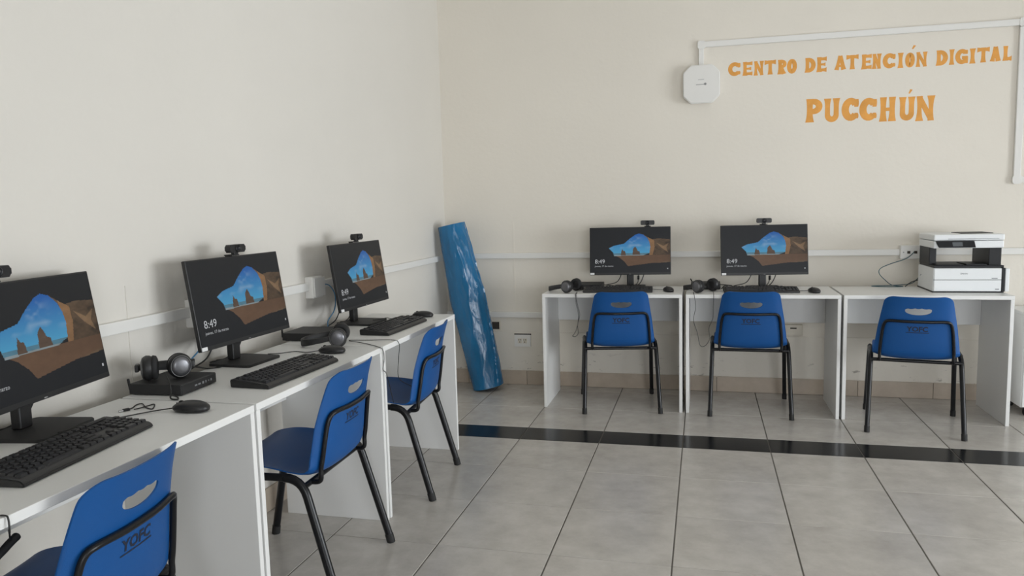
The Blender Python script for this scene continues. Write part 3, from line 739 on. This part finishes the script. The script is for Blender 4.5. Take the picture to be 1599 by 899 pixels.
def make_keyboard(single):
    t = thing('keyboard', 'x', 'keyboard', group='black keyboards')
    bm = bmesh.new()
    prism(bm, [(-KD/2-.004, 0.001), (KD/2, 0.001), (KD/2+.001, .0255), (KD/2-.008, .0275), (-KD/2+.006, .0155), (-KD/2-.004, .008)], lambda u, v, d: (d, u, v), -KW/2, KW/2)
    bmesh.ops.bevel(bm, geom=[e for e in bm.edges], offset=.0022, segments=2, affect='EDGES')
    ob('body', bm, BLK, t, smooth=True, auto=40)
    ks = key_rows()
    if single:
        cache = {}
        for cx, cy, wd in ks:
            k = round(wd, 4)
            if k not in cache:
                b = bmesh.new(); key_geo(b, 0, 0, wd); o = ob('key', b, KEY, t); cache[k] = o.data
            else:
                o = bpy.data.objects.new('key', cache[k]); C.objects.link(o); o.parent = t
            o.location = (cx, cy, cy*KSL)
    else:
        b = bmesh.new()
        for k in ks: key_geo(b, *k)
        tag(ob('keys', b, KEY, t), kind='stuff')
    ob('status_panel', BX(.138, .198, .046, .058, .0265, .0285, bev=.0005, seg=1), BLKM, t)
    ob('cord', TB(spline([(.0, KD/2, .018), (.01, KD/2+.018, .004), (-.03, KD/2+.028, .003), (-.10, KD/2+.024, .003)], 8), .002, 6), CORD, t, smooth=True)
    return t
KB = [((1.325, -.436), 3, 'black keyboard on the desk beside the double socket'), ((2.205, -.43), 2, 'black keyboard on the middle desk under the lettered wall'),
      ((.425, -1.965), 88, 'black keyboard on the side-wall desk next to the blue roll'), ((.445, -2.955), 87.7, 'black keyboard on the middle desk of the side-wall row')]
k0 = make_keyboard(False); kbs = [k0]+[copy_tree(k0) for _ in KB[1:]]
for o, (l, a, lab) in zip(kbs, KB): place(o, (*l, DZ), R(a), lab)
place(make_keyboard(True), (.378, -3.83, DZ), R(96), 'black keyboard on the side-wall desk farthest from the blue roll')

# ------------------------------------------------------------------ mice
def make_mouse():
    t = thing('mouse', 'x', 'computer mouse', group='black computer mice')
    bm = bmesh.new(); bmesh.ops.create_uvsphere(bm, u_segments=28, v_segments=16, radius=1)
    for v in bm.verts:
        x, y, z = v.co; wx = .031*(1-.10*max(y, 0)-.03*(1-y*y)); z = max(z, -.42)
        hz = .021*(1-.28*max(y, 0)**1.5)
        v.co = (math.copysign(abs(x)**.85, x)*wx, math.copysign(abs(y)**.88, y)*.057, .0095+z*hz+.0015)
    b = ob('body', bm, BLK, t, smooth=True)
    bm = lathe(bmesh.new(), [(0, -.003), (.0085, -.003), (.0095, 0), (.0085, .003), (0, .003)], 18, Matrix.Translation((0, .030, .0225)) @ Matrix.Rotation(R(90), 4, 'Y')); ob('scroll_wheel', bm, RUB, t, smooth=True, auto=40)
    ob('button_seam', BX(-.0008, .0008, .016, .047, .018, .0243), RUB, t)
    return t
ms0 = make_mouse(); mice = [ms0]+[copy_tree(ms0) for _ in range(4)]
MS = [((1.645, -.43), 20, 'black computer mouse on the desk beside the double socket', [(0, .057, .008), (-.02, .09, .004), (-.05, .12, .004), (-.07, .15, .004)]),
      ((2.512, -.46), 15, 'black computer mouse on the middle desk under the lettered wall', [(0, .057, .008), (-.04, .075, .004), (-.12, .10, .005), (-.17, .10, .03), (-.22, .13, .004)]),
      ((.432, -1.612), 92, 'black computer mouse on the side-wall desk next to the blue roll', [(0, .057, .008), (-.03, .09, .004), (-.09, .14, .004), (-.13, .15, .014), (-.17, .17, .0125), (-.19, .20, .0125)]),
      ((.420, -2.585), 90, 'black computer mouse on the middle desk of the side-wall row', [(0, .057, .008), (-.02, .10, .004), (-.01, .16, .004), (-.05, .20, .004), (-.08, .24, .006)]),
      ((.428, -3.447), 93, 'black computer mouse on the side-wall desk farthest from the blue roll', [(0, .057, .008), (-.03, .11, .004), (-.10, .16, .004), (-.14, .168, .008), (-.18, .18, .0135), (-.24, .19, .0125), (-.27, .20, .0125)])]
for o, (l, a, lab, cd) in zip(mice, MS):
    place(o, (*l, DZ), R(a), lab); ob('cord', TB(spline(cd, 8), .0018, 6), CORD, o, smooth=True)

# ------------------------------------------------------------------ mini computers
PCW, PCH = .186, .036
def make_pc():
    t = thing('mini_computer', 'x', 'computer', group='black mini computers')
    ob('case', BX(-PCW/2, PCW/2, -PCW/2, PCW/2, .0025, PCH, bev=.002), BLKM, t)
    fp = ob('front_panel', BX(-PCW/2+.002, PCW/2-.002, -PCW/2-.0025, -PCW/2+.0005, .004, PCH-.0015, bev=.001, seg=1), BLK, t)
    for x, wd, hh in ((-.02, .012, .005), (-.002, .012, .005), (.018, .008, .008), (.033, .005, .008), (.048, .004, .004), (.062, .007, .007)):
        ob('port', BX(x-wd/2, x+wd/2, -PCW/2-.0031, -PCW/2-.0024, .019-hh/2, .019+hh/2), mat('port_grey', (.33, .34, .36), .35, metal=.5), fp)
    for x, y in ((-.075, -.075), (.075, -.075), (-.075, .075), (.075, .075)): ob('foot', BX(x-.008, x+.008, y-.008, y+.008, 0, .0027), RUB, t)
    for k, (x, b) in enumerate(((-.06, .05), (.0, -.02), (.05, .03))):
        ob('rear_cable', TB(spline([(x, PCW/2, .02), (x, PCW/2+.012, .019), (x+.04, PCW/2+.022, .012), (x+.09+b, PCW/2+.014, .005)], 6), .0028, 6), CORD, t, smooth=True)
    ob('antenna', TB([(-.08, PCW/2+.006, .016), (-.098, PCW/2-.004, .052)], .004, 8), RUB, t, smooth=True)
    return t
pc0 = make_pc(); pcs = [pc0]+[copy_tree(pc0) for _ in range(3)]
PC = [((1.112, -.262), 2, 'small black computer behind the headphones on the desk beside the double socket'), ((1.876, -.222), 0, 'small black computer behind the headphones on the middle desk under the lettered wall'),
      ((.152, -2.268), 91, 'small black computer with nothing on it, on the side-wall desk by the headphones'), ((.182, -3.213), 93, 'small black computer with headphones lying on top of it')]
for o, (l, a, lab) in zip(pcs, PC): place(o, (*l, DZ), R(a), lab)

# ------------------------------------------------------------------ headphones
def make_headset():
    """lying down: headband loop flat on the table towards +y, ear cups standing at x = +-.07"""
    t = thing('headphones', 'x', 'headphones', group='black headphones')
    for sx in (-1, 1):
        mx = Matrix.Rotation(R(90*sx), 4, 'Y') @ Matrix.Diagonal((1, .92, 1, 1))
        c = ob('ear_cup', lathe(bmesh.new(), [(0, -.006), (.036, -.006), (.040, .002), (.041, .012), (.037, .020), (.031, .0235), (.030, .0225), (0, .0225)], 32, mx), BLK, t, smooth=True, auto=45); c.location = (.068*sx, 0, .042)
        ob('cup_disc', lathe(bmesh.new(), [(.0315, .0222), (.030, .0255), (.020, .0285), (0, .0295)], 32, mx), SILV, c, smooth=True, auto=60)
        ob('cup_ring', lathe(bmesh.new(), [(.0345, .0215), (.0355, .0235), (.0338, .0243), (.0325, .0228)], 32, mx), mat('grey_ring', (.12, .12, .12), .3, metal=.5), c, smooth=True)
        ob('ear_cushion', lathe(bmesh.new(), [(.018, -.006), (.020, -.018), (.028, -.022), (.037, -.018), (.040, -.008), (.036, -.004)], 32, mx), CUSH, c, smooth=True)
    n = 26; ring = []
    bm = bmesh.new(); rings = []
    for i in range(n+1):
        a = math.pi*i/n; x = .082*math.cos(a); y = .155*math.sin(a)**.8 if 0 < i < n else 0; k = math.sin(a)
        zc = .042-.024*k; hh = .008+.008*k; th = .0035+.003*k
        nx, ny = math.cos(a)/.082, math.sin(a)/.155; l = math.hypot(nx, ny); nx, ny = nx/l, ny/l
        rings.append([bm.verts.new((x+nx*th*q, y+ny*th*q, zc+hh*s)) for q, s in ((1, -.8), (1, .8), (.5, 1), (-.5, 1), (-1, .8), (-1, -.8), (-.5, -1), (.5, -1))])
    for a, b in zip(rings, rings[1:]):
        for k in range(8): bm.faces.new((a[k], a[(k+1) % 8], b[(k+1) % 8], b[k]))
    bm.faces.new(rings[0]); bm.faces.new(rings[-1][::-1])
    ob('headband', bm, BLKM, t, smooth=True, auto=50)
    for sx in (-1, 1): ob('yoke', BX(.083*sx-.006, .083*sx+.006, .0, .034, .030, .054, bev=.003), BLK, t)
    return t
hs0 = make_headset(); hss = [hs0]+[copy_tree(hs0) for _ in range(3)]
def hp_cord(o, pts, r=.0016):
    mi = (Matrix.Translation(o.location) @ o.rotation_euler.to_matrix().to_4x4()).inverted()
    ob('cord', TB([mi @ p for p in spline([Vector(q) for q in pts], 8)], r, 6), CORD, o, smooth=True)
place(hss[0], (1.025, -.462, DZ), R(74), 'black headphones lying at the end of the desk beside the double socket')
place(hss[1], (1.875, -.452, DZ), R(50), 'black headphones in front of the small computer on the middle desk under the lettered wall')
place(hss[2], (.362, -2.405, DZ), R(112), 'black headphones with cords hanging over the desk edge beside the bare small computer')
place(hss[3], (.172, -3.235, DZ+PCH+.0005), R(36), 'black headphones lying on top of a small computer')
ex, ey = BW(903, 456, -.53)[0], -.592
def over(x, y_in, z_low, dx1, dx2):
    return [(x-.005, y_in, DZ+.003), (x, -.56, DZ+.003), (x+.001, -.598, DZ-.004), (x+.006, -.599, DZ-.06), (x+.02, -.599, DZ-.14), (x+.006, -.599, DZ-.22), (x-.012, -.599, z_low+.012), (x-.022, -.599, z_low), (x-.004, -.599, z_low-.004), (x+.016, -.599, z_low+.02), (x+.012, -.599, DZ-.2), (x+.026, -.599, DZ-.13), (x+.012, -.599, DZ-.06), (x+.006, -.598, DZ-.004), (x+.004, -.555, DZ+.003)]
hp_cord(hss[0], over(1.072, -.50, .475, 0, 0))
b0 = BW(1083, 460, -.6)[0]; b1 = BW(1114.5, 460, -.6)[0]
hp_cord(hss[1], [(1.80, -.50, DZ+.006), (b0, -.57, DZ+.003), (b0+.004, -.598, DZ-.004)]+[tuple(BW(px, py, -.6)) for px, py in ((1086, 480), (1083, 500), (1089, 520), (1092, 536), (1096, 541), (1103, 538), (1108, 528), (1107, 512), (1113, 497), (1114, 478))]+[(b1, -.598, DZ-.004), (b1, -.565, DZ+.003), (1.92, -.50, DZ+.01)])
def lcord(pts, x=.580): return [tuple(LW(px, py, x)) for px, py in pts]
hp_cord(hss[2], [tuple(DK(545, 532, DZ+.01)), tuple(DK(570, 536, DZ+.003)), tuple(DK(592, 542, DZ+.003))]+lcord([(598, 547), (600, 560), (598, 577), (604, 585)])+[(.55, -2.30, .47)])
hp_cord(hss[2], [tuple(DK(545, 531, DZ+.01)), tuple(DK(573, 531, DZ+.003)), tuple(DK(612, 530.5, DZ+.003))]+lcord([(623, 536), (622.5, 560), (623, 590)])+[(.57, -2.13, .50)])
hp_cord(hss[3], [(.20, -3.27, DZ+PCH+.03), (.25, -3.315, DZ+PCH+.012), (.262, -3.324, DZ+.02), (.272, -3.34, DZ+.004), (.30, -3.345, DZ+.003), (.285, -3.325, DZ+.004), (.27, -3.330, DZ+.012)], .0025)
for c_ in hss[3].children:
    if c_.name.startswith('ear_cup'):
        sg = 1 if c_.location.x > 0 else -1; c_.location.x = .042*sg; c_.rotation_euler = (0, 0, R(-72 if sg > 0 else 0))
# headset hanging by its cord in front of the nearest desk
hg = thing('headphones', 'black headphones hanging by a cord from the desk edge farthest from the blue roll', 'headphones', tuple(LW(20, 850, .46)), group='black headphones')
def hl(px, py, x=.46): return Vector(LW(px, py, x))-hg.location
bp_ = spline([hl(29, 834), hl(24, 839), hl(14, 849), hl(2, 862), hl(-18, 880), hl(-45, 893), hl(-75, 893)], 6)
ob('headband', TB(bp_, [.0035, .0062, .0078, .0086, .009, .0092, .0092]+[.0088]*(len(bp_)-7), 12), BLKM, hg, smooth=True, auto=60)
ob('ear_cup', lathe(bmesh.new(), [(0, -.012), (.036, -.012), (.041, .0), (.037, .016), (.028, .022), (0, .022)], 28, Matrix.Translation(hl(-92, 885)) @ Matrix.Rotation(R(70), 4, 'Y')), BLK, hg, smooth=True, auto=45)
cy_ = LW(13, 823, .578)[1]
ob('cord', TB([Vector(q)-hg.location for q in spline([Vector(LW(16, 845, .46)), Vector(LW(15, 834, .50)), Vector(LW(14, 827, .56)), Vector((.580, cy_, DZ-.03)), Vector((.580, cy_, DZ-.004)), Vector((.571, cy_, DZ+.003)), Vector((.54, cy_-.01, DZ+.002))], 6)], .0018, 6), CORD, hg, smooth=True)

# ------------------------------------------------------------------ loose cables
def cable(name, label, pts, r, m, cat='cable', n=8): return tag(ob(name, TB(spline(pts, n), r, 6), m, None, smooth=True), label, cat)
z = DZ+.003
cable('network_cable', 'blue network cable looping from the side-wall outlet down to the desk', [(.025, -1.955, .951), (.03, -1.93, .951), (.045, -1.885, .94), (.06, -1.86, .89), (.065, -1.88, .82), (.07, -1.96, .775), (.09, -2.02, z), (.06, -2.12, z+.008)], .0028, CBLUE)
cable('network_cable', 'blue network cable running from the half-hidden outlet towards the small computer', [(.03, -2.81, .945), (.05, -2.80, .93), (.06, -2.86, .85), (.06, -2.96, .79), (.06, -3.05, z+.006), (.075, -3.11, z+.012)], .0028, CBLUE)
P_ = [tuple(BW(px, py, y)) for px, py, y in ((1427, 393, -.046), (1425, 396, -.055), (1414, 404, -.07), (1390, 412, -.09), (1375, 419, -.11), (1373, 427, -.12), (1382, 437, -.14), (1396, 443, -.17))]
g0 = DK(1396, 444, z)
cable('network_cable', 'teal network cable coiled between the wall outlet and the printer', P_[:-1]+[tuple(DK(1393, 445, z)), tuple(DK(1410, 447, z)), tuple(DK(1385, 447.5, z)), tuple(DK(1361, 446.5, z)), tuple(DK(1385, 445.5, z+.006)), tuple(DK(1408, 444.5, z+.007)), tuple(DK(1425, 441.5, z+.008)), tuple(BW(1439, 428, -.2))], .0026, TEAL)
uc = [tuple(DK(px, py, z)) for px, py in ((197, 640), (206, 637), (213, 632), (222, 630), (228, 636), (238, 638), (241, 631), (232, 633), (218, 637), (209, 639))]
o = thing('usb_cable', 'short black USB cable left loose beside the mouse', 'cable'); ob('cord', TB(spline(uc, 6), .0018, 6), CORD, o, smooth=True)
a_ = Vector(uc[0]); ob('plug', BX(-.009, .009, -.005, .005, -.003, .004, bev=.001, mx=Matrix.Translation(a_+Vector((0, 0, .0005))) @ Matrix.Rotation(R(62), 4, 'Z')), RUB, o)
ob('plug_shell', BX(-.021, -.009, -.004, .004, -.0018, .0018, mx=Matrix.Translation(a_+Vector((0, 0, .0005))) @ Matrix.Rotation(R(62), 4, 'Z')), mat('steel_plug', (.5, .5, .5), .3, metal=1), o)
# power leads running along the backs of the desks
for lab, pts in (('black power lead trailing behind the small computer on the middle side-wall desk', [(.055, -3.10, z), (.09, -3.06, z), (.08, -3.0, z+.02), (.10, -2.93, z), (.13, -2.90, z), (.12, -2.86, z)]),
                 ('black power lead trailing behind the bare small computer', [(.06, -2.16, z), (.09, -2.12, z), (.08, -2.06, z+.01), (.10, -1.99, z), (.12, -1.96, z), (.10, -1.92, z)]),
                 ('black power lead in loops behind the chair of the middle desk', [(1.975, -.30, z), (2.0, -.28, z+.02), (2.06, -.27, z+.012), (2.10, -.30, z), (2.06, -.33, z), (2.03, -.29, z), (2.08, -.24, z+.004), (2.11, -.17, z)]),
                 ('teal lead beside the small computer on the desk by the double socket', [(1.21, -.30, z), (1.24, -.31, z), (1.30, -.30, z), (1.27, -.27, z), (1.22, -.26, z), (1.23, -.22, z)])):
    cable('power_lead', lab, pts, .0028, TEAL if lab.startswith('teal') else CORD)

# ------------------------------------------------------------------ printer
pr = thing('printer', 'white and black multifunction printer on the end desk', 'printer', (3.345, -.448, DZ), R(0))
PW = .182; z0 = .004
ob('foot', BX(-PW, PW+.005, .006, .33, 0, .007), PRD, pr)
ob('base', BX(-PW, PW-.008, .004, .32, .006, .143, bev=.006), PRW, pr)
dr = ob('drawer', BX(-PW+.004, PW-.012, -.002, .02, .009, .0735, bev=.003), PRW, pr)
ft = ob('front_cover', BX(-PW+.004, PW-.012, -.002, .02, .0755, .140, bev=.003), PRW, pr)
ob('drawer_gap', BX(-PW+.002, PW-.010, .001, .010, .0733, .0757), PRD, pr)
ob('tank_window', BX(PW-.010, PW+.008, .0, .31, .007, .143, bev=.002), PRD, pr)
ob('ink_tank', BX(PW+.008, PW+.030, .002, .30, .007, .140, bev=.004), PRW, pr)
ob('output_tray', BX(-PW+.004, PW+.002, .008, .31, .143, .158, bev=.002), PRD, pr)
ob('tray_guide', BX(-.16, -.02, .02, .2, .158, .163, bev=.001), PRD, pr); ob('tray_guide', BX(-.005, .10, .02, .2, .158, .166, bev=.001), PRD, pr)
ob('column', BX(-PW+.002, -PW+.040, .10, .31, .155, .262, bev=.003), PRD, pr)
ob('column', BX(PW-.070, PW-.006, .03, .31, .155, .262, bev=.003), PRD, pr)
sc_ = ob('scanner', BX(-PW, PW-.002, .01, .32, .258, .300, bev=.005), PRW, pr)
ob('scanner_lid', BX(-PW-.002, PW, .006, .322, .302, .338, bev=.008, seg=3), PRW, pr)
ob('lid_handle', BX(-.11, PW-.03, .0045, .007, .311, .3135), PRG, pr)
ob('feeder_tray', BX(-.02, .15, .09, .27, .336, .342, bev=.002), PRD, pr)
bm = bmesh.new(); prism(bm, [(-.174, .300), (.022, .300), (.034, .262), (-.156, .262)], lambda u, v, d: (u, d+(v-.3)*-.25, v), -.012, .012)
bmesh.ops.bevel(bm, geom=list(bm.edges), offset=.002, segments=1, affect='EDGES'); cp = ob('control_panel', bm, PRD, pr)
bm = bmesh.new(); prism(bm, [(-.092, .294), (-.040, .294), (-.034, .270), (-.086, .270)], lambda u, v, d: (u, d+(v-.3)*-.25, v), -.0128, -.0118); ob('display', bm, mat('printer_display', (.12, .13, .14), .2), cp)
def ptext(s, size, x, z_, y, par, nm):
    me = text_mesh(s, size, 'CENTER', offset=.0003, res=2); me.transform(Matrix.Translation((x, y, z_)) @ Matrix.Rotation(R(90), 4, 'X')); ob(nm, me, PRG, par)
ptext('EPSON', .0125, -.022, .107, -.0026, ft, 'brand_lettering')
ob('model_print', BX(PW-.062, PW-.032, -.0026, -.0019, .081, .086), PRG, ft); ob('badge_print', BX(PW-.042, PW-.022, -.0026, -.0019, .018, .024), PRG, dr)
ob('power_cable', TB(spline([(-PW+.03, .32, .05), (-PW-.03, .33, .03), (-PW-.08, .28, .006)], 6), .003, 6), CORD, pr, smooth=True)

# ------------------------------------------------------------------ white cabinet on casters, mostly beyond the desk
cbn = thing('cabinet', 'white low cabinet on black casters beside the printer desk', 'cabinet', (3.672, -.37, 0))
ob('body', BX(0, .42, .006, .30, .055, .602, bev=.002), MEL, cbn)
ob('top', BX(-.004, .424, 0, .30, .603, .620, bev=.002), MEL, cbn)
dr_ = ob('door', BX(.003, .417, -.012, .005, .06, .598, bev=.002), MEL, cbn); ob('handle', BX(.37, .38, -.028, -.012, .28, .40, bev=.003), ALU, dr_)
for x, y in ((.04, .04), (.38, .04), (.04, .26), (.38, .26)):
    w_ = ob('caster', lathe(bmesh.new(), [(0, -.010), (.019, -.010), (.0215, -.006), (.0215, .006), (.019, .010), (0, .010)], 20, Matrix.Translation((x, y, .0217)) @ Matrix.Rotation(R(90), 4, 'Y')), RUB, cbn, smooth=True, auto=40)
    ob('caster_fork', BX(x-.014, x+.014, y-.010, y+.010, .038, .056, bev=.002), RUB, w_)

# ------------------------------------------------------------------ blue roll leaning in the corner
def blue_roll():
    bot = Vector((.352, -.185, 0)); top = Vector((.118, -.205, 1.17)); ax = (top-bot).normalized(); Ln = (top-bot).length
    ex_ = Vector((1, 0, 0)); ex_ = (ex_-ax*ex_.dot(ax)).normalized(); ey_ = ax.cross(ex_)
    t = thing('plastic_roll', 'blue plastic-wrapped roll leaning upright in the room corner', 'roll', bot)
    rng = random.Random(4); n, m = 110, 110
    bm = bmesh.new(); rings = []
    for j in range(m+1):
        k = j/m; ring = []
        for i in range(n):
            a = 2*math.pi*i/n
            rx = interp(k, [0, .25, .55, .8, 1], [.119, .128, .134, .118, .103]); ry = .115+(.082-.115)*k**1.3
            fold = 1.35+1.1*k                                   # lapped edge of the sheet winding round the roll
            d = ((a-(-1.9+fold)) % (2*math.pi))/(2*math.pi)
            cz = mnoise.noise(Vector((3.2*math.cos(a+1.6*k), 3.2*math.sin(a+1.6*k), 7*k)))
            cz2 = mnoise.noise(Vector((1.6*math.cos(a-2*k), 1.6*math.sin(a-2*k), 3.5*k+9)))
            rr = 1-.07*d+.075*(.5-abs(cz))*(.35+.65*k)-.05*abs(cz2)+.012*math.sin(3*a+6*k)+.010*math.sin(7*a-9*k+1)*k+.008*math.sin(2*a+15*k)
            flat = 1-.06*k*max(0, math.cos(a-2.4))
            ring.append(bm.verts.new(ax*(k*Ln)+ex_*rx*rr*flat*math.cos(a)+ey_*ry*rr*flat*math.sin(a)))
        rings.append(ring)
    for a, b in zip(rings, rings[1:]):
        for k in range(n): bm.faces.new((a[k], a[(k+1) % n], b[(k+1) % n], b[k]))
    # hollow ends
    for ring, d in ((rings[-1], -1), (rings[0], 1)):
        inner = [bm.verts.new(v.co.lerp(sum((q.co for q in ring), Vector())/n, .16)) for v in ring]
        deep = [bm.verts.new(v.co+ax*d*.05) for v in inner]
        for k in range(n):
            bm.faces.new((ring[k], ring[(k+1) % n], inner[(k+1) % n], inner[k])); bm.faces.new((inner[k], inner[(k+1) % n], deep[(k+1) % n], deep[k]))
        bm.faces.new(deep)
    zmin = min(v.co.z for v in bm.verts)
    for v in bm.verts: v.co.z -= zmin
    ob('wrapped_sheet', bm, FILM, t, smooth=True, auto=50)
    bm = tube(bmesh.new(), [ax*.03+Vector((0, 0, -zmin)), ax*(Ln-.03)+Vector((0, 0, -zmin))], .045, 24); ob('inner_roll', bm, mat('inner_blue', (.006, .06, .15), .5), t, smooth=True, auto=50)
blue_roll()
